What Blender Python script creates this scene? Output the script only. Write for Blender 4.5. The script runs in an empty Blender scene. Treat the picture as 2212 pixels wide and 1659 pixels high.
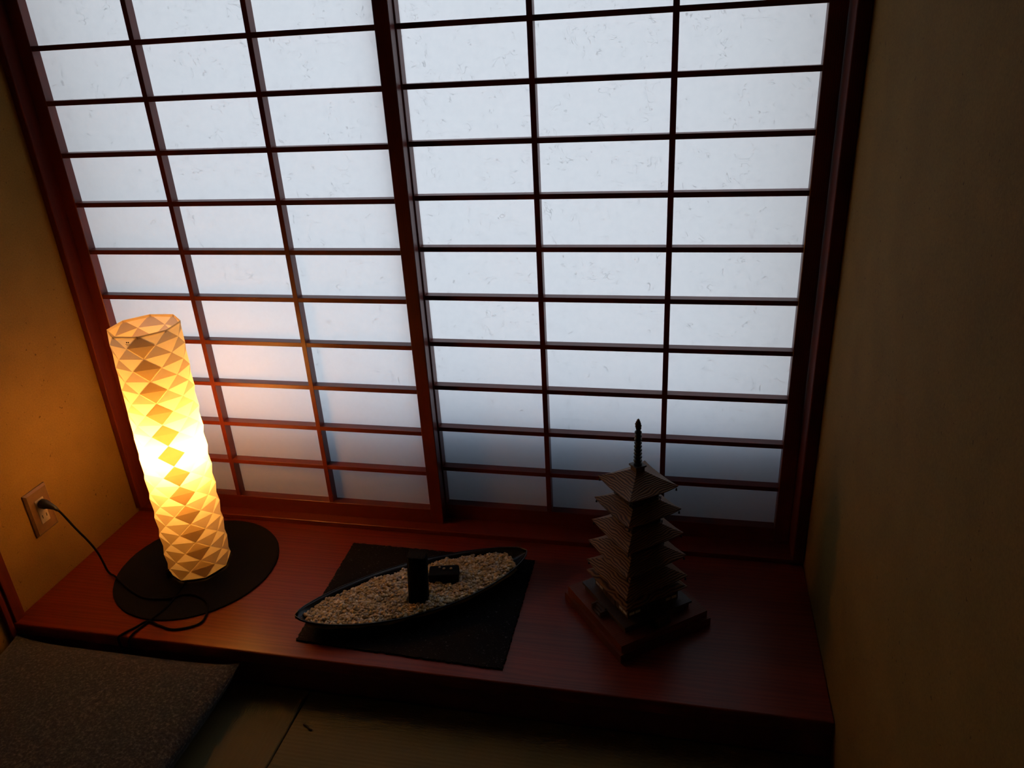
import bpy, bmesh, math, random
from mathutils import Vector, Matrix

random.seed(7)
scene = bpy.context.scene
COL = scene.collection

# ------------------------------------------------------------------ camera
cam_d = bpy.data.cameras.new('camera')
cam = bpy.data.objects.new('camera', cam_d)
COL.objects.link(cam)
RX = Vector((0.97695636, 0.20644366, -0.05419679))
UP = Vector((-0.03766721, 0.41669611, 0.90826512))
FW = Vector((-0.21008916, 0.88529394, -0.41487007))
M = Matrix.Identity(4)
for i in range(3):
    M[i][0], M[i][1], M[i][2] = RX[i], UP[i], -FW[i]
M.translation = Vector((0.0326555, -1.717607, 1.3337275))
cam.matrix_world = M
cam_d.sensor_fit = 'HORIZONTAL'
cam_d.sensor_width = 36.0
cam_d.lens = 27.2913
cam_d.clip_start = 0.02
scene.camera = cam

# ------------------------------------------------------------------ sky outside, exposure
world = bpy.data.worlds.new('overcast_sky')
scene.world = world
world.use_nodes = True
wt = world.node_tree
wt.nodes.clear()
wo = wt.nodes.new('ShaderNodeOutputWorld')
wb = wt.nodes.new('ShaderNodeBackground')
wg = wt.nodes.new('ShaderNodeTexCoord')
ws = wt.nodes.new('ShaderNodeSeparateXYZ')
wm = wt.nodes.new('ShaderNodeMapRange')
wr = wt.nodes.new('ShaderNodeValToRGB')
wm.inputs['From Min'].default_value = -1
wm.inputs['From Max'].default_value = 1
wr.color_ramp.elements[0].position = 0.0
wr.color_ramp.elements[0].color = (0.75, 0.78, 0.76, 1)
wr.color_ramp.elements[1].position = 1.0
wr.color_ramp.elements[1].color = (0.24, 0.44, 0.76, 1)
e = wr.color_ramp.elements.new(0.5)
e.color = (0.95, 1.0, 1.07, 1)
wt.links.new(wg.outputs['Generated'], ws.inputs[0])
wt.links.new(ws.outputs['Z'], wm.inputs['Value'])
wt.links.new(wm.outputs[0], wr.inputs[0])
wt.links.new(wr.outputs[0], wb.inputs['Color'])
wt.links.new(wb.outputs[0], wo.inputs[0])
wb.inputs['Strength'].default_value = 3.0

LAMP_STRENGTH = 245.0
LAMP_COLOR = (1.0, 0.475, 0.108)

vs = scene.view_settings
vs.view_transform = 'Standard'
vs.look = 'None'
vs.exposure = 0.0
vs.gamma = 1.0
vs.use_curve_mapping = False
scene.cycles.max_bounces = 10
scene.cycles.diffuse_bounces = 6
scene.cycles.transmission_bounces = 8
scene.cycles.use_denoising = True
scene.cycles.sample_clamp_indirect = 4.0

# ------------------------------------------------------------------ helpers
def link(o, parent=None):
    COL.objects.link(o)
    if parent is not None:
        o.parent = parent
    return o

def obj(name, bm, mat, parent=None, smooth=False, recalc=True):
    if recalc:
        bmesh.ops.recalc_face_normals(bm, faces=bm.faces[:])
    me = bpy.data.meshes.new(name)
    bm.to_mesh(me)
    bm.free()
    mats = mat if isinstance(mat, (list, tuple)) else [mat]
    for m in mats:
        me.materials.append(m)
    if smooth:
        for p in me.polygons:
            p.use_smooth = True
    return link(bpy.data.objects.new(name, me), parent)

def tag(o, label=None, cat=None, group=None, kind=None):
    if label:
        o['label'] = label
    if cat:
        o['category'] = cat
    if group:
        o['group'] = group
    if kind:
        o['kind'] = kind
    return o

def thing(name, label, cat, loc=(0, 0, 0), rotz=0.0, group=None):
    o = bpy.data.objects.new(name, None)
    o.empty_display_size = 0.05
    link(o)
    o.location = loc
    o.rotation_euler = (0, 0, rotz)
    return tag(o, label, cat, group)

def add_box(bm, x0, x1, y0, y1, z0, z1, bevel=0.0, seg=2):
    t = bmesh.new()
    bmesh.ops.create_cube(t, size=1.0)
    for v in t.verts:
        v.co = Vector((x0 + (v.co.x + .5) * (x1 - x0), y0 + (v.co.y + .5) * (y1 - y0), z0 + (v.co.z + .5) * (z1 - z0)))
    if bevel > 0:
        bmesh.ops.bevel(t, geom=t.edges[:], offset=bevel, segments=seg, affect='EDGES', profile=0.5)
    me = bpy.data.meshes.new('tmp')
    t.to_mesh(me)
    t.free()
    bm.from_mesh(me)
    bpy.data.meshes.remove(me)
    return bm

def box(*a, **k):
    return add_box(bmesh.new(), *a, **k)

def add_tube(bm, pts, r, n=10, caps=True):
    pts = [Vector(p) for p in pts]
    rings = []
    up = Vector((0, 0, 1))
    prev = None
    for i, p in enumerate(pts):
        a = pts[max(0, i - 1)]
        b = pts[min(len(pts) - 1, i + 1)]
        t = (b - a).normalized()
        if prev is None:
            s = t.cross(up)
            if s.length < 1e-4:
                s = t.cross(Vector((1, 0, 0)))
            s.normalize()
        else:
            s = (prev - t * prev.dot(t)).normalized()
        prev = s
        q = t.cross(s)
        rr = r[i] if isinstance(r, (list, tuple)) else r
        rings.append([bm.verts.new(p + (s * math.cos(2 * math.pi * k / n) + q * math.sin(2 * math.pi * k / n)) * rr) for k in range(n)])
    for a, b in zip(rings, rings[1:]):
        for k in range(n):
            bm.faces.new((a[k], a[(k + 1) % n], b[(k + 1) % n], b[k]))
    if caps:
        bm.faces.new(rings[0][::-1])
        bm.faces.new(rings[-1])
    return bm

def add_lathe(bm, prof, n=24, center=(0, 0)):
    rings = []
    for r, z in prof:
        rings.append([bm.verts.new((center[0] + r * math.cos(2 * math.pi * k / n), center[1] + r * math.sin(2 * math.pi * k / n), z)) for k in range(n)])
    for a, b in zip(rings, rings[1:]):
        for k in range(n):
            bm.faces.new((a[k], a[(k + 1) % n], b[(k + 1) % n], b[k]))
    bm.faces.new(rings[0][::-1])
    bm.faces.new(rings[-1])
    return bm

def smooth_path(pts, sub=6):
    P = [Vector(p) for p in pts]
    out = []
    for i in range(len(P) - 1):
        p0 = P[max(0, i - 1)]
        p1 = P[i]
        p2 = P[i + 1]
        p3 = P[min(len(P) - 1, i + 2)]
        for k in range(sub):
            t = k / sub
            out.append(0.5 * ((2 * p1) + (p2 - p0) * t + (2 * p0 - 5 * p1 + 4 * p2 - p3) * t * t + (3 * p1 - p0 - 3 * p2 + p3) * t ** 3))
    out.append(P[-1])
    return out

# ------------------------------------------------------------------ materials
def new_mat(name):
    m = bpy.data.materials.new(name)
    m.use_nodes = True
    nt = m.node_tree
    nt.nodes.clear()
    out = nt.nodes.new('ShaderNodeOutputMaterial')
    return m, nt, out

def N(nt, kind, **kw):
    n = nt.nodes.new(kind)
    for k, v in kw.items():
        if k in n.inputs.keys():
            n.inputs[k].default_value = v
        else:
            setattr(n, k, v)
    return n

def ramp(nt, stops):
    r = nt.nodes.new('ShaderNodeValToRGB')
    el = r.color_ramp.elements
    el[0].position, el[0].color = stops[0][0], (*stops[0][1], 1)
    el[1].position, el[1].color = stops[-1][0], (*stops[-1][1], 1)
    for p, c in stops[1:-1]:
        x = el.new(p)
        x.color = (*c, 1)
    return r

def coords(nt, scale=(1, 1, 1), rot=(0, 0, 0), kind='Object'):
    tc = nt.nodes.new('ShaderNodeTexCoord')
    mp = nt.nodes.new('ShaderNodeMapping')
    mp.inputs['Scale'].default_value = scale
    mp.inputs['Rotation'].default_value = rot
    nt.links.new(tc.outputs[kind], mp.inputs['Vector'])
    return mp

def principled(nt, out, **kw):
    b = nt.nodes.new('ShaderNodeBsdfPrincipled')
    for k, v in kw.items():
        b.inputs[k].default_value = v
    nt.links.new(b.outputs[0], out.inputs['Surface'])
    return b

def plain(name, col, rough=0.5, **kw):
    m, nt, out = new_mat(name)
    mp = coords(nt, (60, 60, 60))
    nz = N(nt, 'ShaderNodeTexNoise', Scale=1.0, Detail=3.0)
    nt.links.new(mp.outputs[0], nz.inputs['Vector'])
    r = ramp(nt, [(0.3, tuple(c * .85 for c in col)), (0.7, tuple(min(1, c * 1.12) for c in col))])
    nt.links.new(nz.outputs['Fac'], r.inputs[0])
    b = principled(nt, out, Roughness=rough, **kw)
    nt.links.new(r.outputs[0], b.inputs['Base Color'])
    return m

def wood(name, dark, light, scale, rough=0.4, distort=3.0, bands=6.0, coat=0.0, bump=0.0, direction='Y', rot=(0, 0, 0), spec=0.5, wmix=0.6, wdetail=3.0, wdscale=1.2):
    """scale stretches the coordinates: small value along the grain"""
    m, nt, out = new_mat(name)
    mp = coords(nt, scale, rot)
    nz = N(nt, 'ShaderNodeTexNoise', Scale=1.6, Detail=4.0, Roughness=0.6)
    nt.links.new(mp.outputs[0], nz.inputs['Vector'])
    wv = N(nt, 'ShaderNodeTexWave', Scale=bands, Distortion=distort, Detail=wdetail)
    wv.inputs['Detail Scale'].default_value = wdscale
    wv.bands_direction = direction
    nt.links.new(mp.outputs[0], wv.inputs['Vector'])
    mx = N(nt, 'ShaderNodeMath', operation='MULTIPLY_ADD')
    mx.inputs[1].default_value = wmix
    ml = N(nt, 'ShaderNodeMath', operation='MULTIPLY')
    ml.inputs[1].default_value = 1 - wmix
    nt.links.new(nz.outputs['Fac'], ml.inputs[0])
    nt.links.new(wv.outputs['Fac'], mx.inputs[0])
    nt.links.new(ml.outputs[0], mx.inputs[2])
    r = ramp(nt, [(0.12, dark), (0.85, light)])
    nt.links.new(mx.outputs[0], r.inputs[0])
    b = principled(nt, out, Roughness=rough)
    b.inputs['Coat Weight'].default_value = coat
    b.inputs['Coat Roughness'].default_value = 0.25
    b.inputs['Specular IOR Level'].default_value = spec
    nt.links.new(r.outputs[0], b.inputs['Base Color'])
    if bump:
        bp = N(nt, 'ShaderNodeBump', Strength=bump, Distance=0.002)
        nt.links.new(mx.outputs[0], bp.inputs['Height'])
        nt.links.new(bp.outputs[0], b.inputs['Normal'])
    return m

M_FRAME = wood('red_brown_frame_wood', (0.110, 0.0125, 0.0075), (0.160, 0.0200, 0.0095), (14, 14, 1.2), rough=0.42, bands=5, direction='X')
M_FRAME_H = wood('red_brown_bar_wood', (0.110, 0.0125, 0.0075), (0.160, 0.0200, 0.0095), (1.2, 14, 14), rough=0.42, bands=5, direction='Z')
M_JAMB = wood('dull_red_brown_wood', (0.070, 0.0090, 0.0045), (0.100, 0.0150, 0.0060), (14, 14, 1.2), rough=0.6, bands=5, direction='X', spec=0.12)
M_DECK = wood('lacquered_board_wood', (0.108, 0.0105, 0.0022), (0.205, 0.0250, 0.0048), (0.8, 13.0, 13.0), rough=0.34, bands=2.2, distort=11.0, coat=0.0, bump=0.04, direction='Y', spec=0.24, wmix=0.3)
M_BASEWOOD = wood('red_brown_plinth_wood', (0.090, 0.020, 0.009), (0.165, 0.042, 0.018), (3, 22, 22), rough=0.5, bands=3, direction='Y', spec=0.2)
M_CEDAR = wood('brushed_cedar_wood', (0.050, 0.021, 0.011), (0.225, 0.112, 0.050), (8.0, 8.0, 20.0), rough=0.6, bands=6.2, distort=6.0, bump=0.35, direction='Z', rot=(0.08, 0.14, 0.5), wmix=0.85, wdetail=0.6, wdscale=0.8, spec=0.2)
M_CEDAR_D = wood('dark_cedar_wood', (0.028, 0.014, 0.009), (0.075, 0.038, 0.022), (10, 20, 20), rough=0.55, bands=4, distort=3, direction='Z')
M_BRONZE = plain('dark_bronze', (0.030, 0.032, 0.036), 0.45, Metallic=0.5)
M_GILT = plain('dull_gilt', (0.16, 0.085, 0.025), 0.5, Metallic=0.4)
M_WHITE = plain('white_plaster_panel', (0.55, 0.52, 0.48), 0.8)
M_BLACK = plain('black_plastic', (0.0035, 0.0035, 0.004), 0.5)
M_CORD = plain('black_cord_rubber', (0.003, 0.003, 0.0035), 0.85)
M_CORD.node_tree.nodes['Principled BSDF'].inputs['Specular IOR Level'].default_value = 0.1
M_BLACKGLAZE = plain('black_glaze', (0.006, 0.007, 0.009), 0.22)
M_CREAM = plain('cream_plastic', (0.42, 0.33, 0.22), 0.4)
M_PLATE = plain('beige_plate_plastic', (0.13, 0.066, 0.022), 0.5)
M_SLOT = plain('slot_dark', (0.01, 0.008, 0.006), 0.7)
M_STRAW = plain('dry_straw', (0.035, 0.024, 0.010), 0.8)
M_DARK_GAP = plain('groove_dark', (0.008, 0.006, 0.005), 0.9)

def plaster(name, base, dark):
    m, nt, out = new_mat(name)
    mp = coords(nt, (1, 1, 1))
    n1 = N(nt, 'ShaderNodeTexNoise', Scale=260.0, Detail=3.0, Roughness=0.7)
    n2 = N(nt, 'ShaderNodeTexNoise', Scale=9.0, Detail=4.0)
    n3 = N(nt, 'ShaderNodeTexNoise', Scale=95.0, Detail=2.0)
    for n in (n1, n2, n3):
        nt.links.new(mp.outputs[0], n.inputs['Vector'])
    r1 = ramp(nt, [(0.3, tuple(c * .86 for c in base)), (0.7, tuple(c * 1.1 for c in base))])
    nt.links.new(n1.outputs['Fac'], r1.inputs[0])
    r2 = ramp(nt, [(0.3, (0.90, 0.88, 0.86)), (0.7, (1.05, 1.05, 1.05))])
    nt.links.new(n2.outputs['Fac'], r2.inputs[0])
    mul = N(nt, 'ShaderNodeMix', data_type='RGBA', blend_type='MULTIPLY')
    mul.inputs['Factor'].default_value = 1.0
    nt.links.new(r1.outputs[0], mul.inputs[6])
    nt.links.new(r2.outputs[0], mul.inputs[7])
    r3 = ramp(nt, [(0.70, (0, 0, 0)), (0.76, (1, 1, 1))])
    nt.links.new(n3.outputs['Fac'], r3.inputs[0])
    mix = N(nt, 'ShaderNodeMix', data_type='RGBA')
    nt.links.new(r3.outputs[0], mix.inputs['Factor'])
    nt.links.new(mul.outputs[2], mix.inputs[6])
    mix.inputs[7].default_value = (*dark, 1)
    b = principled(nt, out, Roughness=0.9)
    b.inputs['Specular IOR Level'].default_value = 0.15
    nt.links.new(mix.outputs[2], b.inputs['Base Color'])
    bp = N(nt, 'ShaderNodeBump', Strength=0.25, Distance=0.001)
    nt.links.new(n1.outputs['Fac'], bp.inputs['Height'])
    nt.links.new(bp.outputs[0], b.inputs['Normal'])
    return m

M_WALL = plaster('tan_sand_plaster', (0.205, 0.116, 0.026), (0.09, 0.045, 0.011))
M_CEIL = plain('dim_ceiling_board', (0.10, 0.065, 0.035), 0.8)
M_OUT = plain('outside_wall_render', (0.22, 0.22, 0.21), 0.9)

def washi():
    m, nt, out = new_mat('shoji_paper')
    mp = coords(nt, (1, 1, 1))
    def fibre(scale, width, mscale, thr, off):
        mp2 = coords(nt, (scale, scale, scale))
        mp2.inputs['Location'].default_value = off
        nz = N(nt, 'ShaderNodeTexNoise', Scale=1.0, Detail=1.0, Distortion=1.2)
        nt.links.new(mp2.outputs[0], nz.inputs['Vector'])
        s = N(nt, 'ShaderNodeMath', operation='SUBTRACT')
        s.inputs[1].default_value = 0.5
        nt.links.new(nz.outputs['Fac'], s.inputs[0])
        a = N(nt, 'ShaderNodeMath', operation='ABSOLUTE')
        nt.links.new(s.outputs[0], a.inputs[0])
        l = N(nt, 'ShaderNodeMapRange')
        l.inputs['From Min'].default_value = 0.0
        l.inputs['From Max'].default_value = width
        l.inputs['To Min'].default_value = 1.0
        l.inputs['To Max'].default_value = 0.0
        nt.links.new(a.outputs[0], l.inputs['Value'])
        mk = N(nt, 'ShaderNodeTexNoise', Scale=mscale, Detail=1.0)
        nt.links.new(mp.outputs[0], mk.inputs['Vector'])
        r = ramp(nt, [(thr, (0, 0, 0)), (thr + 0.06, (1, 1, 1))])
        nt.links.new(mk.outputs['Fac'], r.inputs[0])
        x = N(nt, 'ShaderNodeMath', operation='MULTIPLY')
        nt.links.new(l.outputs[0], x.inputs[0])
        nt.links.new(r.outputs[0], x.inputs[1])
        return x
    f1 = fibre(38, 0.012, 30, 0.54, (0, 0, 0))
    f2 = fibre(60, 0.014, 42, 0.55, (3.1, 7.7, 1.3))
    f = N(nt, 'ShaderNodeMath', operation='MAXIMUM')
    nt.links.new(f1.outputs[0], f.inputs[0])
    nt.links.new(f2.outputs[0], f.inputs[1])
    cl = N(nt, 'ShaderNodeTexNoise', Scale=70.0, Detail=4.0, Roughness=0.7)
    nt.links.new(mp.outputs[0], cl.inputs['Vector'])
    r = ramp(nt, [(0.3, (0.86, 0.87, 0.87)), (0.7, (0.93, 0.93, 0.92))])
    nt.links.new(cl.outputs['Fac'], r.inputs[0])
    tr = nt.nodes.new('ShaderNodeBsdfTranslucent')
    nt.links.new(r.outputs[0], tr.inputs['Color'])
    df = nt.nodes.new('ShaderNodeBsdfDiffuse')
    df.inputs['Color'].default_value = (0.86, 0.84, 0.80, 1)
    fac = N(nt, 'ShaderNodeMapRange')
    fac.inputs['To Min'].default_value = 0.68
    fac.inputs['To Max'].default_value = 0.80
    nt.links.new(f.outputs[0], fac.inputs['Value'])
    mix = nt.nodes.new('ShaderNodeMixShader')
    nt.links.new(fac.outputs[0], mix.inputs[0])
    nt.links.new(tr.outputs[0], mix.inputs[1])
    nt.links.new(df.outputs[0], mix.inputs[2])
    nt.links.new(mix.outputs[0], out.inputs['Surface'])
    return m
M_WASHI = washi()

def shade_mat(name, t, tcol, dcol):
    m, nt, out = new_mat(name)
    mp = coords(nt, (120, 120, 120))
    nz = N(nt, 'ShaderNodeTexNoise', Scale=1.0, Detail=4.0)
    nt.links.new(mp.outputs[0], nz.inputs['Vector'])
    r = ramp(nt, [(0.3, tuple(c * 0.95 for c in tcol)), (0.7, tcol)])
    nt.links.new(nz.outputs['Fac'], r.inputs[0])
    tr = nt.nodes.new('ShaderNodeBsdfTranslucent')
    nt.links.new(r.outputs[0], tr.inputs['Color'])
    df = nt.nodes.new('ShaderNodeBsdfDiffuse')
    df.inputs['Color'].default_value = (*dcol, 1)
    mix = nt.nodes.new('ShaderNodeMixShader')
    mix.inputs[0].default_value = 1 - t
    nt.links.new(tr.outputs[0], mix.inputs[1])
    nt.links.new(df.outputs[0], mix.inputs[2])
    nt.links.new(mix.outputs[0], out.inputs['Surface'])
    return m
M_SHADE = shade_mat('folded_shade_paper', 0.42, (0.97, 0.87, 0.65), (0.86, 0.70, 0.38))

def emitter(name, col, strength):
    m, nt, out = new_mat(name)
    em = N(nt, 'ShaderNodeEmission')
    em.inputs['Color'].default_value = (*col, 1)
    em.inputs['Strength'].default_value = strength
    nt.links.new(em.outputs[0], out.inputs['Surface'])
    return m
M_BULB = emitter('lit_bulb', LAMP_COLOR, LAMP_STRENGTH)

def felt(name, base, fleck, thr, scale):
    m, nt, out = new_mat(name)
    mp = coords(nt, (1, 1.6, 1))
    n1 = N(nt, 'ShaderNodeTexNoise', Scale=scale, Detail=3.0, Distortion=1.0)
    n2 = N(nt, 'ShaderNodeTexNoise', Scale=scale * 2.2, Detail=4.0)
    for n in (n1, n2):
        nt.links.new(mp.outputs[0], n.inputs['Vector'])
    r = ramp(nt, [(thr, base), (thr + 0.05, fleck)])
    nt.links.new(n1.outputs['Fac'], r.inputs[0])
    b = principled(nt, out, Roughness=0.95)
    b.inputs['Specular IOR Level'].default_value = 0.1
    nt.links.new(r.outputs[0], b.inputs['Base Color'])
    bp = N(nt, 'ShaderNodeBump', Strength=0.8, Distance=0.002)
    nt.links.new(n2.outputs['Fac'], bp.inputs['Height'])
    nt.links.new(bp.outputs[0], b.inputs['Normal'])
    return m
M_FELT = felt('black_coarse_felt', (0.0065, 0.006, 0.007), (0.060, 0.060, 0.070), 0.64, 190)
M_ROUND = felt('black_round_felt', (0.007, 0.0062, 0.006), (0.016, 0.015, 0.014), 0.70, 260)

def fabric():
    m, nt, out = new_mat('grey_brown_fabric')
    mp = coords(nt, (1, 1, 1))
    n1 = N(nt, 'ShaderNodeTexNoise', Scale=170.0, Detail=2.0, Roughness=0.7)
    n2 = N(nt, 'ShaderNodeTexNoise', Scale=420.0, Detail=2.0)
    for n in (n1, n2):
        nt.links.new(mp.outputs[0], n.inputs['Vector'])
    r = ramp(nt, [(0.28, (0.020, 0.018, 0.018)), (0.52, (0.043, 0.037, 0.035)), (0.74, (0.11, 0.095, 0.085))])
    nt.links.new(n1.outputs['Fac'], r.inputs[0])
    b = principled(nt, out, Roughness=0.95)
    b.inputs['Specular IOR Level'].default_value = 0.1
    b.inputs['Sheen Weight'].default_value = 0.15
    nt.links.new(r.outputs[0], b.inputs['Base Color'])
    bp = N(nt, 'ShaderNodeBump', Strength=0.5, Distance=0.0015)
    nt.links.new(n2.outputs['Fac'], bp.inputs['Height'])
    nt.links.new(bp.outputs[0], b.inputs['Normal'])
    return m
M_FABRIC = fabric()

def tatami(name, along_x):
    m, nt, out = new_mat(name)
    mp = coords(nt, (1, 1, 1))
    wv = N(nt, 'ShaderNodeTexWave', Scale=34.0, Distortion=0.6, Detail=2.0)
    wv.bands_direction = 'Y' if along_x else 'X'
    nt.links.new(mp.outputs[0], wv.inputs['Vector'])
    w2 = N(nt, 'ShaderNodeTexWave', Scale=120.0, Distortion=1.0, Detail=1.0)
    w2.bands_direction = 'Y' if along_x else 'X'
    nt.links.new(mp.outputs[0], w2.inputs['Vector'])
    n2 = N(nt, 'ShaderNodeTexNoise', Scale=30.0, Detail=4.0)
    mp3 = coords(nt, (0.2, 4, 1) if along_x else (4, 0.2, 1))
    nt.links.new(mp3.outputs[0], n2.inputs['Vector'])
    r = ramp(nt, [(0.2, (0.125, 0.097, 0.036)), (0.8, (0.155, 0.121, 0.050))])
    a = N(nt, 'ShaderNodeMath', operation='MULTIPLY_ADD')
    a.inputs[1].default_value = 0.35 if along_x else 0.10
    b2 = N(nt, 'ShaderNodeMath', operation='MULTIPLY')
    b2.inputs[1].default_value = 0.65
    nt.links.new(n2.outputs['Fac'], b2.inputs[0])
    nt.links.new(wv.outputs['Fac'], a.inputs[0])
    nt.links.new(b2.outputs[0], a.inputs[2])
    nt.links.new(a.outputs[0], r.inputs[0])
    b = principled(nt, out, Roughness=0.7)
    b.inputs['Specular IOR Level'].default_value = 0.25
    nt.links.new(r.outputs[0], b.inputs['Base Color'])
    bp = N(nt, 'ShaderNodeBump', Strength=0.3, Distance=0.001)
    nt.links.new(w2.outputs['Fac'], bp.inputs['Height'])
    nt.links.new(bp.outputs[0], b.inputs['Normal'])
    return m
M_TATAMI_A = tatami('tatami_weave_crosswise', True)
M_TATAMI_B = tatami('tatami_weave_lengthwise', False)

# ------------------------------------------------------------------ dimensions
XL, XR = -1.5191, 0.3486          # alcove side walls
HD = 0.098                        # top of the alcove board
YF = -0.5492                      # front edge of the alcove board
D = 0.0313                        # the left screen stands this far in front of the right one
PITCH = 0.1205
def row(n):
    return 1.3529 - PITCH * n
ZTOP = 1.935                      # underside of the lintel

# ------------------------------------------------------------------ room shell
def struct(name, bm, mat, label, cat):
    return tag(obj(name, bm, mat), label, cat, kind='structure')

YB = -3.3
struct('floor', box(XL - .1, XR + .1, YB - .1, 0.30, -0.16, -0.055), M_CEIL, 'sub-floor under the tatami and the alcove board', 'floor')
struct('ceiling', box(XL - .1, XR + .1, YB - .1, 0.30, 2.42, 2.52), M_CEIL, 'dim board ceiling of the small room', 'ceiling')
struct('wall_left', box(XL - .1, XL, YB - .1, 0.30, -0.16, 2.52), M_WALL, 'tan plaster wall on the left, behind the lamp and the outlet', 'wall')
struct('wall_right', box(XR, XR + .1, YB - .1, 0.30, -0.16, 2.52), M_WALL, 'tan plaster wall on the right, beside the pagoda', 'wall')
struct('wall_near', box(XL - .1, XR + .1, YB - .1, YB, -0.16, 2.52), M_WALL, 'tan plaster wall behind the camera', 'wall')
struct('wall_lintel', box(XL, XR, -0.06, 0.05, ZTOP + .06, 2.42), M_WALL, 'tan plaster wall above the shoji', 'wall')
# outer wall with the window opening, a little behind the paper
YO0, YO1 = 0.115, 0.205
ZS = 0.405
b = bmesh.new()
add_box(b, XL, XR, YO0, YO1, -0.055, ZS)
add_box(b, XL, XR, YO0, YO1, 2.06, 2.42)
struct('wall_back', b, M_OUT, 'low outer wall behind the shoji, below the window', 'wall')

# trims: threshold, jambs, lintel and corner post
b = bmesh.new()
add_box(b, XL, XR, -0.0625, 0.050, 0.03, HD + 0.0125, 0.0015, 1)
struct('trim_1', b, M_FRAME_H, 'red-brown threshold under the two shoji screens', 'threshold')
b = bmesh.new()
add_box(b, -0.0001 + XR - 0.0285, XR, -0.072, 0.05, HD + 0.0125, ZTOP, 0.0035, 3)
struct('trim_2', b, M_JAMB, 'red-brown jamb between the right screen and the right wall', 'jamb')
b = bmesh.new()
add_box(b, XL, XL + 0.0195, -0.072, 0.05, HD + 0.0125, ZTOP, 0.0035, 3)
struct('trim_3', b, M_JAMB, 'red-brown jamb between the left screen and the left wall', 'jamb')
b = bmesh.new()
add_box(b, XL, XR, -0.072, 0.05, ZTOP, ZTOP + .06, 0.003, 2)
struct('trim_4', b, M_FRAME_H, 'red-brown lintel above the shoji screens', 'lintel')
b = bmesh.new()
add_box(b, XL, XL + 0.012, -0.546, -0.5165, 0.0, 2.42, 0.0015, 1)
add_box(b, XL, XL + 0.005, -0.553, -0.546, 0.0, 2.42)
add_box(b, XL, XL + 0.012, -0.568, -0.553, 0.0, 2.42, 0.0015, 1)
struct('trim_5', b, M_JAMB, 'dark red-brown post at the left front end of the alcove board', 'post')

# ------------------------------------------------------------------ shoji screens
def screen(y0, x_in0, x_in1, sw0, sw1, bars, label):
    """y0 front plane; x_in0..x_in1 clear width between stiles"""
    zb = HD + 0.0125
    root = thing('shoji_screen', label, 'screen', ((x_in0 + x_in1) / 2, y0 + 0.014, zb))
    off = Vector(root.location)
    def loc_box(x0, x1, ya, yb, z0, z1, bev=0.0008):
        return box(x0 - off.x, x1 - off.x, ya - off.y, yb - off.y, z0 - off.z, z1 - off.z, bevel=bev, seg=1)
    zt = ZTOP - 0.004
    obj('stile', loc_box(x_in0 - sw0, x_in0, y0, y0 + 0.029, zb, zt, .0015), M_FRAME, root)
    obj('stile', loc_box(x_in1, x_in1 + sw1, y0, y0 + 0.029, zb, zt, .0015), M_FRAME, root)
    obj('rail', loc_box(x_in0, x_in1, y0 + .0005, y0 + 0.0285, zb, 0.155), M_FRAME_H, root)
    obj('rail', loc_box(x_in0, x_in1, y0 + .0005, y0 + 0.0285, row(-4) + 0.06, zt), M_FRAME_H, root)
    for xc in bars:
        obj('lattice_bar', loc_box(xc - .0063, xc + .0063, y0 + .0008, y0 + 0.0262, 0.155, row(-4) + .06, .0005), M_FRAME, root)
    for n in range(-4, 10):
        z = row(n)
        obj('lattice_bar', loc_box(x_in0, x_in1, y0 + .0014, y0 + 0.0258, z - .0058, z + .0058, .0005), M_FRAME_H, root)
    p = bmesh.new()
    vs_ = [p.verts.new((x - off.x, y0 + 0.0265 - off.y, z - off.z)) for x, z in ((x_in0, 0.150), (x_in1, 0.150), (x_in1, row(-4) + .065), (x_in0, row(-4) + .065))]
    p.faces.new(vs_)
    obj('paper', p, M_WASHI, root)
    return root
screen(-D, -1.4648, -0.6176, 0.0340, 0.0350, (-1.1963, -0.9077), 'left shoji screen in the front track, behind the lit lamp')
screen(0.0, -0.5795, 0.2825, 0.0375, 0.0360, (-0.2932, 0.0), 'right shoji screen in the rear track, behind the wooden pagoda')

# ------------------------------------------------------------------ alcove board
deck = thing('alcove_board', 'glossy red-brown wooden alcove board below the shoji', 'board', ((XL + XR) / 2, -0.30, HD))
ox, oy, oz = deck.location
b = bmesh.new()
add_box(b, XL - ox, XR - ox, YF - oy, -0.0625 - oy, HD - 0.034 - oz, 0.0, 0.004, 3)
obj('board', b, M_DECK, deck)
b = box(XL - ox, XR - ox, YF + .004 - oy, YF + .03 - oy, -HD, HD - 0.034 - oz)
obj('front_board', b, M_FRAME_H, deck)

# ------------------------------------------------------------------ tatami
XS = -0.7565
def tatami_mat(x0, x1, y0, y1, mat, label):
    t = obj('tatami_mat', box(-(x1 - x0) / 2, (x1 - x0) / 2, -(y1 - y0) / 2, (y1 - y0) / 2, -0.055, 0.0, 0.003, 2), mat)
    t.location = ((x0 + x1) / 2, (y0 + y1) / 2, 0)
    return tag(t, label, 'tatami mat', 'borderless tatami mats')
tatami_mat(XS + .0015, XR, -1.42, YF + .004, M_TATAMI_A, 'borderless tatami mat with crosswise weave, right of the seam in front of the alcove board')
tatami_mat(XL, XS - .0015, -1.42, YF + .004, M_TATAMI_B, 'borderless tatami mat left of the seam, under the grey floor cushion')
tatami_mat(XL, XS - .0015, YB, -1.423, M_TATAMI_A, 'borderless tatami mat farther back on the left, nearer the camera side of the room')
tatami_mat(XS + .0015, XR, YB, -1.423, M_TATAMI_B, 'borderless tatami mat farther back on the right, under the photographer')
b = bmesh.new()
add_tube(b, smooth_path([(-0.728, -0.638, .0022), (-0.718, -0.642, .0035), (-0.710, -0.6475, .003), (-0.702, -0.649, .0018)], 4), [.0008] + [.0018] * 11 + [.0007], 6)
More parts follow.
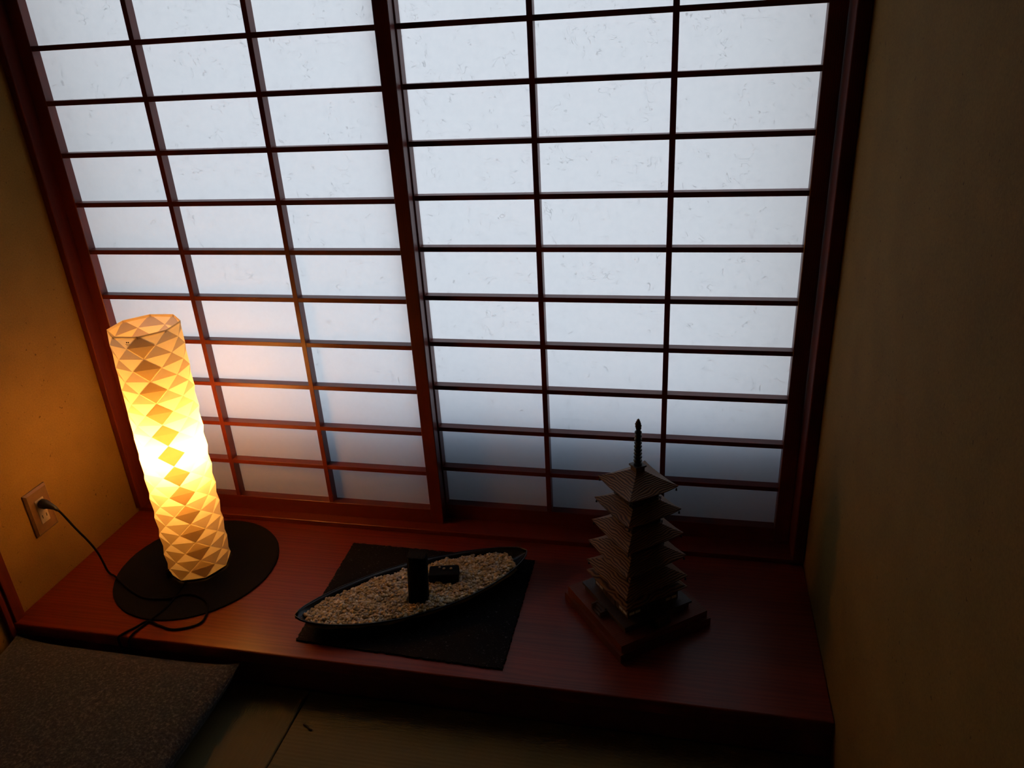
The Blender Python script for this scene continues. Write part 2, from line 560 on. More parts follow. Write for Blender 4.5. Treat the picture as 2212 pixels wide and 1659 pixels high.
tag(obj('straw_sliver', b, M_STRAW), 'tiny dark sliver lying on the tatami just right of the seam', 'straw')

# ------------------------------------------------------------------ floor cushion
def cushion():
    n = 56
    X0, X1, Y0, Y1 = -1.502, -0.910, -1.150, -0.5615
    T = 0.076
    cx, cy = (X0 + X1) / 2, (Y0 + Y1) / 2
    root = thing('floor_cushion', 'square grey-brown fabric floor cushion on the tatami in front of the lamp', 'cushion', (cx, cy, 0))
    b = bmesh.new()
    def surf(u, v, s):
        # u, v in -1..1 ; pulled-in sides, pointed corners
        px = u * (1 - 0.016 * (1 - abs(v) ** 2.2) * abs(u) ** 4)
        py = v * (1 - 0.016 * (1 - abs(u) ** 2.2) * abs(v) ** 4)
        e_ = (1 - abs(u) ** 5) * (1 - abs(v) ** 5)
        e_ = max(e_, 0) ** 0.5
        mid = 0.058 - 0.006 * e_
        h = (T * .5) * e_
        z = mid + (h if s > 0 else -(mid - .0006) * e_)
        z += (0.002 * math.sin(5 * u + 2 * v) * e_ if s > 0 else 0)
        corner = (abs(u) * abs(v)) ** 6
        z += 0.014 * corner * (1 if s > 0 else 1 - e_)
        return (px * (X1 - X0) / 2, py * (Y1 - Y0) / 2, max(z, 0.0006))
    grid = {}
    for s in (1, -1):
        for i in range(n + 1):
            for j in range(n + 1):
                u = -math.cos(math.pi * i / n)
                v = -math.cos(math.pi * j / n)
                edge = i in (0, n) or j in (0, n)
                if s == -1 and edge:
                    grid[s, i, j] = grid[1, i, j]
                else:
                    grid[s, i, j] = b.verts.new(surf(u, v, s))
        for i in range(n):
            for j in range(n):
                b.faces.new((grid[s, i, j], grid[s, i + 1, j], grid[s, i + 1, j + 1], grid[s, i, j + 1]))
    obj('cover', b, M_FABRIC, root, smooth=True)
    # piped seam round the edge
    b = bmesh.new()
    pts = []
    m = 30
    for k in range(4):
        for q in range(m):
            t = -1 + 2 * q / m
            u, v = [(t, 1), (1, -t), (-t, -1), (-1, t)][k]
            x, y, z = surf(u, v, 1)
            pts.append((x, y, z))
    pts.append(pts[0])
    add_tube(b, pts, 0.0018, 6)
    obj('seam', b, M_FABRIC, root, smooth=True)
    # little thread tuft on the corner by the alcove board
    b = bmesh.new()
    cxn, cyn, czn = surf(1, 1, 1)
    for k in range(9):
        a = random.uniform(0.3, 1.3)
        l = random.uniform(.006, .014)
        add_tube(b, [(cxn - .002, cyn - .002, czn), (cxn + l * .5 * math.cos(a), cyn + l * .1, czn + random.uniform(-.003, .003)), (cxn + l * math.cos(a), cyn + min(.008, l * .3 * math.sin(a)), czn - .004 + random.uniform(-.006, .004))], .0005, 5)
    obj('corner_tuft', b, M_FABRIC, root)
cushion()

# ------------------------------------------------------------------ mats on the board
MAT_T = 0.0045
def square_mat():
    c = [Vector((-.7946, -.5009)), Vector((-.3111, -.5152)), Vector((-.3097, -.1416)), Vector((-.8058, -.1338))]
    cen = (c[0] + c[1] + c[2] + c[3]) / 4
    root = thing('table_mat', 'black coarse felt rectangular mat under the boat-shaped dish', 'mat', (cen.x, cen.y, HD))
    rnd = random.Random(3)
    n = 90
    top, bot = [], []
    b = bmesh.new()
    for k in range(4):
        p, q = c[k] - cen, c[(k + 1) % 4] - cen
        nrm = Vector(((q - p).y, -(q - p).x)).normalized()
        for i in range(n):
            t = i / n
            x = p.lerp(q, t) + nrm * (rnd.uniform(-.0018, .0018) if i else 0)
            top.append(b.verts.new((x.x, x.y, MAT_T)))
            bot.append(b.verts.new((x.x + nrm.x * .0006, x.y + nrm.y * .0006, 0.0002)))
    b.faces.new(top)
    b.faces.new(bot[::-1])
    N_ = len(top)
    for i in range(N_):
        b.faces.new((top[i], top[(i + 1) % N_], bot[(i + 1) % N_], bot[i]))
    obj('felt', b, M_FELT, root)
    b = bmesh.new()
    for k in range(4):
        p, q = c[k] - cen, c[(k + 1) % 4] - cen
        nrm = Vector(((q - p).y, -(q - p).x)).normalized()
        for i in range(170):
            x = p.lerp(q, rnd.random())
            l = rnd.uniform(.001, .0035)
            d = (nrm + (q - p).normalized() * rnd.uniform(-.9, .9)).normalized()
            z = rnd.uniform(.001, .004)
            add_tube(b, [(x.x - nrm.x * .002, x.y - nrm.y * .002, z), (x.x + d.x * l, x.y + d.y * l, z + rnd.uniform(-.0005, .001))], .00035, 4)
    obj('frayed_edge', b, M_FELT, root)
square_mat()

def round_mat():
    root = thing('round_mat', 'black round felt mat under the lit lamp', 'mat', (-1.180, -0.284, HD))
    b = bmesh.new()
    n = 160
    R = 0.2055
    prof = [(0.0003, R - .0005), (0.003, R), (MAT_T - .0003, R - .0008), (MAT_T, R - .003)]
    rings = []
    for z, r_ in prof:
        rings.append([b.verts.new(((r_ + .0007 * math.sin(13 * a_) * math.cos(29 * a_)) * math.cos(a_), r_ * math.sin(a_), z)) for a_ in [2 * math.pi * k / n for k in range(n)]])
    for p, q in zip(rings, rings[1:]):
        for k in range(n):
            b.faces.new((p[k], p[(k + 1) % n], q[(k + 1) % n], q[k]))
    b.faces.new(rings[0][::-1])
    b.faces.new(rings[-1])
    obj('felt', b, M_ROUND, root)
round_mat()

# ------------------------------------------------------------------ lamp
def lamp():
    bx, by, bz = -1.1765, -0.2785, HD + MAT_T
    root = thing('table_lamp', 'lit folded-paper column lamp glowing amber on the round mat', 'lamp', (bx, by, bz))
    NS, ROWS, R = 8, 24, 0.0785
    z0, z1 = 0.008, 0.668
    tilt = Vector((0.019, 0.002))
    # orientation: one vertex of the top rim at the seam that faces the camera
    view = math.atan2(-1.7176 - by, 0.0327 - bx)
    PH = view - math.radians(14.0)
    twist = math.radians(16.0)
    def ring(k, r=R):
        t = k / ROWS
        z = z0 + (z1 - z0) * t
        cx_, cy_ = tilt.x * t, tilt.y * t
        out = []
        for i in range(NS):
            a = PH + twist * (1 - t) + 2 * math.pi * (i + (0.5 if (ROWS - k) % 2 else 0)) / NS
            out.append(Vector((cx_ + r * math.cos(a), cy_ + r * math.sin(a), z)))
        return out
    b = bmesh.new()
    V = [[b.verts.new(p) for p in ring(k)] for k in range(ROWS + 1)]
    def tri_rows(b, V, k, only=None):
        lo, hi = V[k], V[k + 1]
        lo_off = (ROWS - k) % 2
        for i in range(NS):
            j = (i + 1) % NS
            if lo_off:      # lower ring shifted by half a step ahead
                b.faces.new((lo[i], hi[j], hi[i]))
                b.faces.new((lo[i], lo[j], hi[j]))
            else:
                b.faces.new((lo[i], lo[j], hi[i]))
                b.faces.new((lo[j], hi[j], hi[i]))
    for k in range(ROWS):
        tri_rows(b, V, k)
    obj('shade', b, M_SHADE, root, recalc=False)
    # folded hem round the rim: a second layer of the sheet
    b = bmesh.new()
    def shrink(k, t, r):
        p = ring(k, r)
        q = ring(k - 1, r)
        return p
    top = ring(ROWS, R * 1.004)
    low = [Vector((p.x * 1.0, p.y, p.z - 0.0065)) for p in ring(ROWS, R * 0.999)]
    A = [b.verts.new(p) for p in top]
    B = [b.verts.new(p) for p in low]
    for i in range(NS):
        j = (i + 1) % NS
        b.faces.new((B[i], B[j], A[j], A[i]))
    hem = obj('rim_hem', b, M_SHADE, root, recalc=False)
    # overlap seam: the sheet lies double along one column of diamonds
    b = bmesh.new()
    rr = R * 0.985
    for d in range(ROWS // 2):
        kt = ROWS - 2 * d
        T_ = ring(kt, rr)[0]
        Bt = ring(kt - 2, rr)[0]
        mid = ring(kt - 1, rr)
        Lr, Rr = mid[0], mid[-1]
        vs4 = [b.verts.new(p) for p in (T_, Lr, Rr)]
        b.faces.new(vs4)
        vs4 = [b.verts.new(p) for p in (Bt, Rr, Lr)]
        b.faces.new(vs4)
    obj('seam_overlap', b, M_SHADE, root, recalc=False)
    # illegible maker's print near the rim
    b = bmesh.new()
    rt = ring(ROWS, R * 1.003)
    rm = ring(ROWS - 1, R * 1.003)
    a0, a1, ap = rt[0], rt[-1], rm[-1]
    def on(u, v):   # u along the rim from the seam, v downwards
        top_ = a0.lerp(a1, u)
        cpt = (a0 + a1) / 2
        return top_ + (ap - cpt) * v
    for (u, v, w, h) in ((.36, .42, .05, .10), (.43, .42, .05, .10), (.33, .60, .18, .035), (.36, .68, .12, .03)):
        q = [on(u, v), on(u + w, v), on(u + w, v + h), on(u, v + h)]
        b.faces.new([b.verts.new(p) for p in q])
    obj('small_print', b, M_DARK_GAP, root)
    # base, stem, socket, bulb
    b = bmesh.new()
    add_lathe(b, [(0.070, 0.0), (0.072, 0.002), (0.072, 0.006), (0.066, 0.010), (0.010, 0.012)], 32)
    obj('base', b, M_BLACK, root, smooth=False)
    b = bmesh.new()
    add_tube(b, [(0, 0, .011), (0.004, 0, .17), (0.0080, .001, .290)], .006, 12)
    obj('stem', b, M_BLACK, root, smooth=True)
    b = bmesh.new()
    add_lathe(b, [(0.012, .287), (.017, .291), (.017, .317), (.014, .321)], 20, (0.0085, .001))
    sock = obj('socket', b, M_CREAM, root)
    b = bmesh.new()
    prof = []
    for i in range(15):
        t = i / 14
        z = .321 + .085 * t
        r_ = .013 + .013 * math.sin(math.pi * min(1, t * .95 + .05) ** .8)
        if t > .93:
            r_ *= .55
        prof.append((r_, z))
    add_lathe(b, prof, 20, (0.0092, .001))
    obj('bulb', b, M_BULB, sock, smooth=True)
    # switch box by the foot
    b = box(-.009, .009, -.006, .006, 0, .022, .002, 2)
    sw = obj('switch', b, M_BLACKGLAZE, root)
    sw.location = (-1.2235 - bx, -0.338 - by, 0.0005)
    sw.rotation_euler = (0, 0, .7)
    # cord: outlet -> round mat -> loop over the front edge -> lamp foot
    L = Vector((bx, by, bz))
    p1 = [(-1.4722, -.372, .315), (-1.458, -.3715, .300), (-1.4352, -.3695, .258), (-1.411, -.366, .2146), (-1.400, -.362, .180), (-1.3965, -.359, .150), (-1.3955, -.3555, .120), (-1.3915, -.353, .1055),
          (-1.3697, -.362, .106), (-1.3069, -.398, .106), (-1.2429, -.4245, .1058), (-1.1782, -.4195, .1058), (-1.1501, -.4006, .1058), (-1.116, -.3974, .1058),
          (-1.0699, -.4182, .1055), (-1.0483, -.463, .1025), (-1.0549, -.4896, .101), (-1.0991, -.5118, .101), (-1.1414, -.5056, .101), (-1.1789, -.497, .1025),
          (-1.1985, -.521, .101), (-1.2150, -.5465, .101), (-1.219, -.5555, .094), (-1.215, -.5552, .060), (-1.205, -.5552, .035), (-1.195, -.5552, .060), (-1.1912, -.5555, .094),
          (-1.189, -.5409, .1015), (-1.1858, -.523, .101), (-1.180, -.5032, .1015), (-1.1697, -.480, .106), (-1.162, -.4414, .106), (-1.165, -.40, .106), (-1.170, -.352, .107)]
    b = bmesh.new()
    add_tube(b, [Vector(p) - L for p in smooth_path(p1, 7)], .0026, 8)
    cord = obj('cord', b, M_CORD, root, smooth=True)
    b = bmesh.new()
    add_tube(b, [Vector(p) - L for p in ((-1.5085, -.3735, .3265), (-1.5055, -.3735, .326), (-1.494, -.373, .3235), (-1.489, -.3725, .322), (-1.484, -.3724, .320), (-1.472, -.372, .315), (-1.464, -.3718, .307))],
             [.0095, .0125, .012, .0095, .0085, .0055, .0035], 14)
    obj('plug', b, M_BLACK, cord, smooth=True)
lamp()

# ------------------------------------------------------------------ wall outlet
def outlet():
    y0, y1, za, zb_ = -.4085, -.3370, .2448, .3655
    cy, cz = (y0 + y1) / 2, (za + zb_) / 2
    root = thing('wall_outlet', 'beige wall outlet with a black plug in its upper socket on the left wall', 'outlet', (XL, cy, cz))
    w, h = (y1 - y0) / 2, (zb_ - za) / 2
    b = bmesh.new()
    # frame with a slightly sunken face
    outer = [(0, -w, -h), (0, w, -h), (0, w, h), (0, -w, h)]
    o2 = [(.0035, -w, -h), (.0035, w, -h), (.0035, w, h), (.0035, -w, h)]
    o3 = [(.0085, -w + .005, -h + .005), (.0085, w - .005, -h + .005), (.0085, w - .005, h - .005), (.0085, -w + .005, h - .005)]
    rings = [[b.verts.new(p) for p in r] for r in (outer, o2, o3)]
    for p, q in zip(rings, rings[1:]):
        for k in range(4):
            b.faces.new((p[k], p[(k + 1) % 4], q[(k + 1) % 4], q[k]))
    b.faces.new(rings[-1])
    b.faces.new(rings[0][::-1])
    obj('cover_plate', b, M_PLATE, root)
    ins = obj('socket_insert', box(.0075, .0097, -.0135, .0135, -.033, .033, .0006, 1), M_CREAM, root)
    for zc in (.0155, -.0155):
        for yc in (-.0063, .0063):
            obj('slot', box(.0090, .0099, yc - .0011, yc + .0011, zc - .0045, zc + .0045), M_SLOT, ins)
outlet()

# ------------------------------------------------------------------ boat-shaped dish
DA = math.radians(33.1)
DC = Vector((-.561, -.3227))
DL = 0.2835
ZB = HD + MAT_T
def half_w(a):
    q = min(1.0, (a / DL) ** 2)
    return 0.083 * (1 - q) ** 0.85 + 0.0125 * (1 - q ** 6) ** 0.5 + 0.0006
def rim_z(a):
    return 0.0335 + 0.0145 * abs(a / DL) ** 3
def floor_z(a):
    return 0.0008 + 0.040 * abs(a / DL) ** 5
def inner_z(a, bb):
    return floor_z(a) + .004 + (rim_z(a) - floor_z(a) - .004) * abs(bb) ** 2.3
def dish():
    root = thing('boat_dish', 'long black boat-shaped dish of pebbles on the rectangular felt mat', 'dish', (DC.x, DC.y, ZB), DA)
    n, m = 72, 24
    b = bmesh.new()
    def P_(i, j, outer):
        a = -DL + 2 * DL * i / n
        bb = -1 + 2 * j / m
        w = half_w(a)
        if outer:
            z = floor_z(a) + (rim_z(a) - floor_z(a)) * abs(bb) ** 2.0
            return (a * 1.006, bb * (w + .003), z)
        return (a, bb * w, inner_z(a, bb) + .0008)
    O = [[b.verts.new(P_(i, j, True)) for j in range(m + 1)] for i in range(n + 1)]
    I = [[b.verts.new(P_(i, j, False)) for j in range(m + 1)] for i in range(n + 1)]
    for i in range(n):
        for j in range(m):
            b.faces.new((O[i][j], O[i][j + 1], O[i + 1][j + 1], O[i + 1][j]))
            b.faces.new((I[i][j], I[i + 1][j], I[i + 1][j + 1], I[i][j + 1]))
        for j in (0, m):
            b.faces.new((O[i][j], O[i + 1][j], I[i + 1][j], I[i][j]))
    for i in (0, n):
        for j in range(m):
            b.faces.new((O[i][j], O[i][j + 1], I[i][j + 1], I[i][j]))
    obj('bowl', b, M_BLACKGLAZE, root, smooth=True)
    b = bmesh.new()
    pts = [(a, half_w(a) + .0015, rim_z(a) + .0004) for a in [-DL + 2 * DL * i / 60 for i in range(61)]]
    pts += [(a, -half_w(a) - .0015, rim_z(a) + .0004) for a in [DL - 2 * DL * i / 60 for i in range(61)]]
    pts.append(pts[0])
    add_tube(b, pts, .0018, 6)
    obj('rim', b, M_BLACKGLAZE, root, smooth=True)
dish()

def dish_world(a, w, z):
    return Vector((DC.x + a * math.cos(DA) - w * math.sin(DA), DC.y + a * math.sin(DA) + w * math.cos(DA), ZB + z))

# pebbles
PEB = []
for k, col in enumerate([(0.55, 0.40, 0.21), (0.66, 0.51, 0.31), (0.42, 0.29, 0.14), (0.70, 0.60, 0.45), (0.52, 0.45, 0.37), (0.60, 0.42, 0.19)]):
    PEB.append(plain('pebble_stone_%s' % 'abcdef'[k], col, 0.7))
peb_mesh = []
rnd = random.Random(11)
def pebble_bm(seed):
    r2 = random.Random(seed)
    b = bmesh.new()
    bmesh.ops.create_icosphere(b, subdivisions=2, radius=1.0)
    sx, sy, sz = r2.uniform(.9, 1.25), r2.uniform(.7, 1.0), r2.uniform(.6, .85)
    ph = [r2.uniform(0, 6) for _ in range(3)]
    for v in b.verts:
        k = 1 + .12 * math.sin(3 * v.co.x + ph[0]) + .10 * math.sin(3.4 * v.co.y + ph[1]) + .08 * math.sin(4 * v.co.z + ph[2])
        v.co = Vector((v.co.x * sx * k, v.co.y * sy * k, v.co.z * sz * k))
    return b
for k in range(12):
    b = pebble_bm(k)
    me = bpy.data.meshes.new('pebble')
    b.to_mesh(me)
    b.free()
    me.materials.append(PEB[k % 6])
    for p in me.polygons:
        p.use_smooth = True
    peb_mesh.append(me)
SURF = 0.0255
def heap_z(a, w):
    h = SURF + .004 * (1 - min(1, (abs(w) / .09)) ** 2) + .010 * max(0, abs(a) / DL - .45)
    return h + .006 * math.exp(-((a + .045) / .05) ** 2 - ((w - .035) / .028) ** 2) + .0022 * math.sin(a * 70 + 1.3) * math.sin(w * 95)
def in_block(p):
    return (abs(p.x + .5465) < .024 and abs(p.y + .356) < .022) or (abs(p.x + .5085) < .034 and abs(p.y + .2755) < .022)
cands = []
step = 0.0070
for i in range(-60, 61):
    for j in range(-22, 23):
        a = i * step * .9 + (step * .45 if j % 2 else 0) + rnd.uniform(-.0013, .0013)
        w = j * step * .86 + rnd.uniform(-.0013, .0013)
        if a < -.264 or a > .243 or half_w(a) < .008:
            continue
        bb = w / half_w(a)
        if abs(bb) > .93:
            continue
        heap = heap_z(a, w)
        zi = inner_z(a, bb)
        if zi > heap - .0005:
            continue
        p = dish_world(a, w, heap + rnd.uniform(-.0022, .0024))
        if in_block(p):
            continue
        cands.append((p, bb))
camloc = Vector((0.0326555, -1.717607, 1.3337275))
vis = sorted([c for c in cands if c[1] > -.80], key=lambda c: (c[0] - camloc).length)
front = vis[:300]
fs = set(id(c) for c in front)
rest = [c for c in cands if id(c) not in fs]
for p, bb in front:
    o = bpy.data.objects.new('pebble', rnd.choice(peb_mesh))
    o.location = p
    s = rnd.uniform(.0034, .0052)
    o.scale = (s, s, s)
    o.rotation_euler = (rnd.uniform(-.5, .5), rnd.uniform(-.5, .5), rnd.uniform(0, 6.28))
    link(o)
    tag(o, 'small tan pebble lying loose in the black boat-shaped dish', 'pebble', 'pebbles in the boat-shaped dish')
b = bmesh.new()
for p, bb in rest:
    k = rnd.randrange(12)
    n0 = len(b.verts)
    f0 = len(b.faces)
    b.from_mesh(peb_mesh[k])
    b.verts.ensure_lookup_table()
    b.faces.ensure_lookup_table()
    s = rnd.uniform(.0034, .0052)
    Mx = Matrix.Translation(p) @ Matrix.Rotation(rnd.uniform(0, 6.28), 4, 'Z') @ Matrix.Rotation(rnd.uniform(-.5, .5), 4, 'X') @ Matrix.Scale(s, 4)
    for v in b.verts[n0:]:
        v.co = Mx @ v.co
    for f in b.faces[f0:]:
        f.material_index = k % 6
        f.smooth = True
# bed of stones below
n, m = 50, 14
G = []
for i in range(n + 1):
    a = -.264 + .507 * i / n
    rowv = []
    for j in range(m + 1):
        bb = -.97 + 1.94 * j / m
        w = bb * half_w(a)
        heap = heap_z(a, w) - .0035
        rowv.append(b.verts.new(dish_world(a, w, min(heap, max(heap, inner_z(a, bb)) if abs(bb) < .8 else heap))))
    G.append(rowv)
for i in range(n):
    for j in range(m):
        f = b.faces.new((G[i][j], G[i + 1][j], G[i + 1][j + 1], G[i][j + 1]))
        f.material_index = 2
o = obj('pebble_bed', b, PEB, recalc=False)
tag(o, 'bed of small tan pebbles filling the rest of the boat-shaped dish', 'pebbles', 'pebbles in the boat-shaped dish', kind='stuff')

# two dark blocks standing in the pebbles
M_CHAR = wood('charred_dark_wood', (0.003, 0.0026, 0.0024), (0.007, 0.006, 0.0055), (30, 30, 3), rough=0.9, bands=4, bump=0.8, direction='X', spec=0.1)
M_CHAR2 = plain('black_stone', (0.003, 0.003, 0.0034), 0.8, **{'Specular IOR Level': 0.1})
def upright_block():
    b = bmesh.new()
    n = 28
    r2 = random.Random(5)
    prof = []
    for k in range(n):
        a = 2 * math.pi * k / n
        c, s = math.cos(a), math.sin(a)
        q = (abs(c) ** 5 + abs(s) ** 5) ** (-1 / 5)
        prof.append((.0225 * q * c * (1 + r2.uniform(-.03, .03)), .017 * q * s * (1 + r2.uniform(-.03, .03))))
    zs = [0, .002, .07, .130, .133]
    ks = [.97, 1, 1, .99, .95]
    rings = [[b.verts.new((x * k_, y * k_, z)) for x, y in prof] for z, k_ in zip(zs, ks)]
    for p, q in zip(rings, rings[1:]):
        for k in range(n):
            b.faces.new((p[k], p[(k + 1) % n], q[(k + 1) % n], q[k]))
    b.faces.new(rings[0][::-1])
    b.faces.new(rings[-1])
    o = obj('upright_block', b, M_CHAR)
    o.location = (-.5465, -.356, ZB + .0215)
    o.rotation_euler = (0, math.radians(4), .12)
    tag(o, 'dark upright wooden block standing in the pebbles of the boat-shaped dish', 'block')
upright_block()
b = box(-.036, .036, -.020, .020, 0, .030, .004, 3)
o = obj('lying_block', b, M_CHAR2)
o.location = (-.5065, -.277, ZB + .0225)
o.rotation_euler = (0, 0, math.radians(12))
tag(o, 'low black block lying in the pebbles behind the upright block', 'block')
for k, (dx, dy, mi) in enumerate([(-.012, .006, 4), (.000, .003, 0), (.017, .006, 1)]):
    o = bpy.data.objects.new('pebble', peb_mesh[mi])
    o.location = (-.5065 + dx, -.277 + dy, ZB + .0225 + .030 + .0024)
    o.scale = (.0033,) * 3
    o.rotation_euler = (0, 0, k)
    link(o)
    tag(o, ['greyish pebble on the low black block, closest to the upright block', 'brownish pebble on top of the low black block, middle of three', 'pale pebble on the low black block, farthest from the upright block'][k], 'pebble', 'pebbles on top of the low black block')

# ------------------------------------------------------------------ pagoda
def pagoda():
    root = thing('model_pagoda', 'carved wooden five-storey model pagoda standing on the right of the alcove board', 'model pagoda', (-.0455, -.291, HD), math.radians(38))
    def sq(b, h0, z0, h1, z1, bevel=0):
        vs0 = [b.verts.new((x * h0, y * h0, z0)) for x, y in ((-1, -1), (1, -1), (1, 1), (-1, 1))]
        vs1 = [b.verts.new((x * h1, y * h1, z1)) for x, y in ((-1, -1), (1, -1), (1, 1), (-1, 1))]
        b.faces.new(vs0[::-1])
        b.faces.new(vs1)
        for k in range(4):
            b.faces.new((vs0[k], vs0[(k + 1) % 4], vs1[(k + 1) % 4], vs1[k]))
        return b
    # plinth
    obj('plinth', sq(bmesh.new(), .1190, 0.0004, .1190, .0205), M_BASEWOOD, root)
    obj('plinth', sq(bmesh.new(), .1130, .0205, .1130, .0395), M_BASEWOOD, root)
    b = bmesh.new()
    sq(b, .084, .0395, .084, .054)
    sq(b, .0885, .054, .0885, .0590)
    obj('platform', b, M_CEDAR_D, root)
    # steps on the two faces turned to the room and on the hidden ones
    for ang in (0, math.pi / 2, math.pi, -math.pi / 2):
        b = bmesh.new()
        for k in range(4):
            add_box(b, -.016, .016, -.0885 - .0045 * (4 - k), -.083, .0396 + .0048 * k, .0396 + .0048 * (k + 1))
        for s in (-1, 1):
            add_box(b, s * .0175 - .002, s * .0175 + .002, -.1065, -.083, .0396, .0560)
        o = obj('stairs', b, M_CEDAR_D, root)
        o.rotation_euler = (0, 0, ang)

    def roof(half, z0, inner, z1, thick=.0045, lift=.0045, under=.5):
        b = bmesh.new()
        nseg, nr = 12, 6
        def loop(h, z, lf, c=1.0):
            out = []
            for (x0, y0), (x1, y1) in (((-1, -1), (1, -1)), ((1, -1), (1, 1)), ((1, 1), (-1, 1)), ((-1, 1), (-1, -1))):
                for i in range(nseg):
                    t = i / nseg
                    q = abs(2 * t - 1) ** 3.0
                    out.append(b.verts.new(((x0 + (x1 - x0) * t) * h, (y0 + (y1 - y0) * t) * h, z + lf * (q - 1))))
            return out
        loops = []
        loops.append(loop(half * under, z0 - thick - .001, 0))
        loops.append(loop(half * .985, z0 - thick * .75, lift))
        loops.append(loop(half, z0 - thick * .4, lift))
        loops.append(loop(half, z0, lift))
        for k in range(1, nr + 1):
            t = k / nr
            h = half + (inner - half) * t
            z = z0 + (z1 - z0) * (t * .70 + .30 * t * t)
            loops.append(loop(h, z, lift * (1 - t) ** 2))
        L_ = len(loops[0])
        for p, q in zip(loops, loops[1:]):
            for k in range(L_):
                b.faces.new((p[k], p[(k + 1) % L_], q[(k + 1) % L_], q[k]))
        b.faces.new(loops[0][::-1])
        b.faces.new(loops[-1])
        return b
    A, B_, C_, D_, E_, Mk = (.0606, .3535), (.0662, .2975), (.0711, .238), (.077, .181), (.0804, .127), (.0808, .097)
    halves = [.030, .0335, .0365, .0395, .043]
    rs = [A, B_, C_, D_, E_]
    tops = [None, .3125, .2535, .1975, .1435]
    def bells(h, z, ro):
        for sx in (-1, 1):
            for sy in (-1, 1):
                b = bmesh.new()
                add_tube(b, [(0, 0, 0), (0, 0, -.0035)], .0004, 5)
                add_lathe(b, [(.0006, -.0030), (.0016, -.0040), (.0019, -.0070), (.0024, -.0082)], 8)
                o = obj('wind_bell', b, M_BRONZE, ro)
                o.location = (sx * h * .955, sy * h * .955, z - .0042)
    for i, (h, z) in enumerate(rs):
        if i == 0:
            ro = obj('roof', roof(h, z, .0095, .3795), M_CEDAR, root)
        else:
            ro = obj('roof', roof(h, z, halves[i - 1] + .003, tops[i]), M_CEDAR, root)
        bells(h, z, ro)
        zlow = [tops[1], tops[2], tops[3], tops[4], .1075][i]
        hw = halves[i]
        b = bmesh.new()
        sq(b, hw, zlow - .001, hw, z - .004)
        # slim corner posts and a door recess line on each side
        for sx in (-1, 1):
            for sy in (-1, 1):
                add_box(b, sx * hw - .0022, sx * hw + .0022, sy * hw - .0022, sy * hw + .0022, zlow - .001, z - .012)
        for t in (-.33, .33):
            add_box(b, t * hw - .001, t * hw + .001, -hw - .0012, hw + .0012, zlow - .001, z - .012)
            add_box(b, -hw - .0012, hw + .0012, t * hw - .001, t * hw + .001, zlow - .001, z - .012)
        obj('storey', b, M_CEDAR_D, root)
        # railing round the foot of each storey
        if i < 4:
            b = bmesh.new()
            hr = hw + .0045
            for zz in (zlow + .004, zlow + .0075):
                for s in (-1, 1):
                    add_box(b, -hr - .003, hr + .003, s * hr - .0006, s * hr + .0006, zz - .0006, zz + .0006)
                    add_box(b, s * hr - .0006, s * hr + .0006, -hr - .003, hr + .003, zz - .0006, zz + .0006)
            for s in (-1, 1):
                for t in (-1, -.33, .33, 1):
                    add_box(b, t * hr - .0006, t * hr + .0006, s * hr - .0006, s * hr + .0006, zlow - .002, zlow + .0078)
                    add_box(b, s * hr - .0006, s * hr + .0006, t * hr - .0006, t * hr + .0006, zlow - .002, zlow + .0078)
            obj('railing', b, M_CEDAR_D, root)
        # stepped brackets under the eaves
        b = bmesh.new()
        sq(b, hw + .003, z - .0125, hw + .003, z - .0100)
        sq(b, hw + .0075, z - .0100, hw + .0075, z - .0075)
        sq(b, hw + .012, z - .0075, hw + .012, z - .0048)
        for t in (-1, -.5, 0, .5, 1):
            for s in (-1, 1):
                add_box(b, t * hw - .002, t * hw + .002, s * (hw + .008) - .006, s * (hw + .008) + .006, z - .0135, z - .0085)
                add_box(b, s * (hw + .008) - .006, s * (hw + .008) + .006, t * hw - .002, t * hw + .002, z - .0135, z - .0085)
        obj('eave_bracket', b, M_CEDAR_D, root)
    # skirt roof and ground storey with white panels
    obj('skirt_roof', roof(Mk[0], Mk[1], .0455, .1075, lift=.002, under=.8), M_CEDAR, root)
    hw = .0664
    obj('ground_storey', sq(bmesh.new(), hw, .0585, hw, .0935), M_CEDAR_D, root)
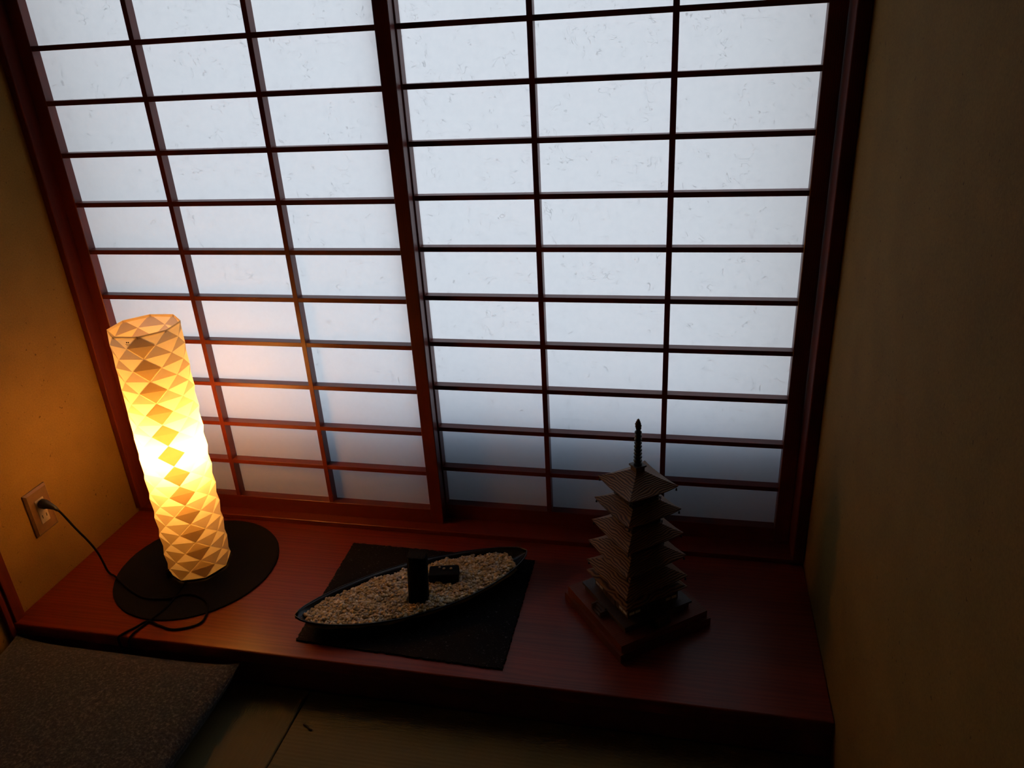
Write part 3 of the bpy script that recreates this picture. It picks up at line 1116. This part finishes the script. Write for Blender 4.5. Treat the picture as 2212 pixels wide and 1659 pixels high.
    for ang in (0, math.pi / 2, math.pi, -math.pi / 2):
        for xc in (-.0560, -.0405, .0405, .0560):
            o = obj('wall_panel', box(xc - .0064, xc + .0064, -hw - .0008, -hw + .001, .0650, .0715), M_WHITE, root)
            o.rotation_euler = (0, 0, ang)
        b = bmesh.new()
        add_box(b, -.018, .018, -hw - .0018, -hw + .001, .0590, .0830)
        add_box(b, -.0006, .0006, -hw - .0026, -hw + .001, .0590, .0830)
        add_box(b, -.019, -.0165, -hw - .0032, -hw + .001, .0590, .0840)
        add_box(b, .0165, .019, -hw - .0032, -hw + .001, .0590, .0840)
        o = obj('door', b, M_CEDAR_D, root)
        o.rotation_euler = (0, 0, ang)
    # finial
    b = bmesh.new()
    sq(b, .0105, .377, .0105, .3885)
    sq(b, .0132, .3885, .0132, .3925)
    obj('finial_base', b, M_CEDAR_D, root)
    b = bmesh.new()
    prof = [(.0085, .3925), (.0098, .3960), (.0060, .3995)]
    zz = .3995
    for k in range(9):
        r_ = .0094 - .00023 * k
        prof += [(.0058, zz), (r_ - .0008, zz + .0012), (r_, zz + .0030), (r_ - .0008, zz + .0048), (.0058, zz + .0060)]
        zz += .0083
    prof += [(.0040, zz), (.0030, zz + .004)]
    add_lathe(b, prof, 20)
    obj('finial', b, M_BRONZE, root, smooth=False)
    # gilt flame: four thin cut-out blades round a stem
    zb_ = zz + .001
    b = bmesh.new()
    add_tube(b, [(0, 0, zb_), (0, 0, zb_ + .024)], [.0018, .0012], 8)
    outl = [(0, 0), (.0065, .0015), (.0078, .0055), (.0070, .0080), (.0086, .0105), (.0066, .0135), (.0062, .0160), (.0040, .0185), (.0032, .0220), (0, .0250)]
    for k in range(4):
        a = math.pi / 2 * k + .3
        c, s = math.cos(a), math.sin(a)
        nx, ny = -s * .0006, c * .0006
        f1 = [b.verts.new((x * c + nx, x * s + ny, zb_ + z)) for x, z in outl]
        f2 = [b.verts.new((x * c - nx, x * s - ny, zb_ + z)) for x, z in outl]
        b.faces.new(f1)
        b.faces.new(f2[::-1])
        for i in range(len(outl)):
            j = (i + 1) % len(outl)
            b.faces.new((f1[i], f2[i], f2[j], f1[j]))
    obj('flame_ornament', b, M_GILT, root)
pagoda()
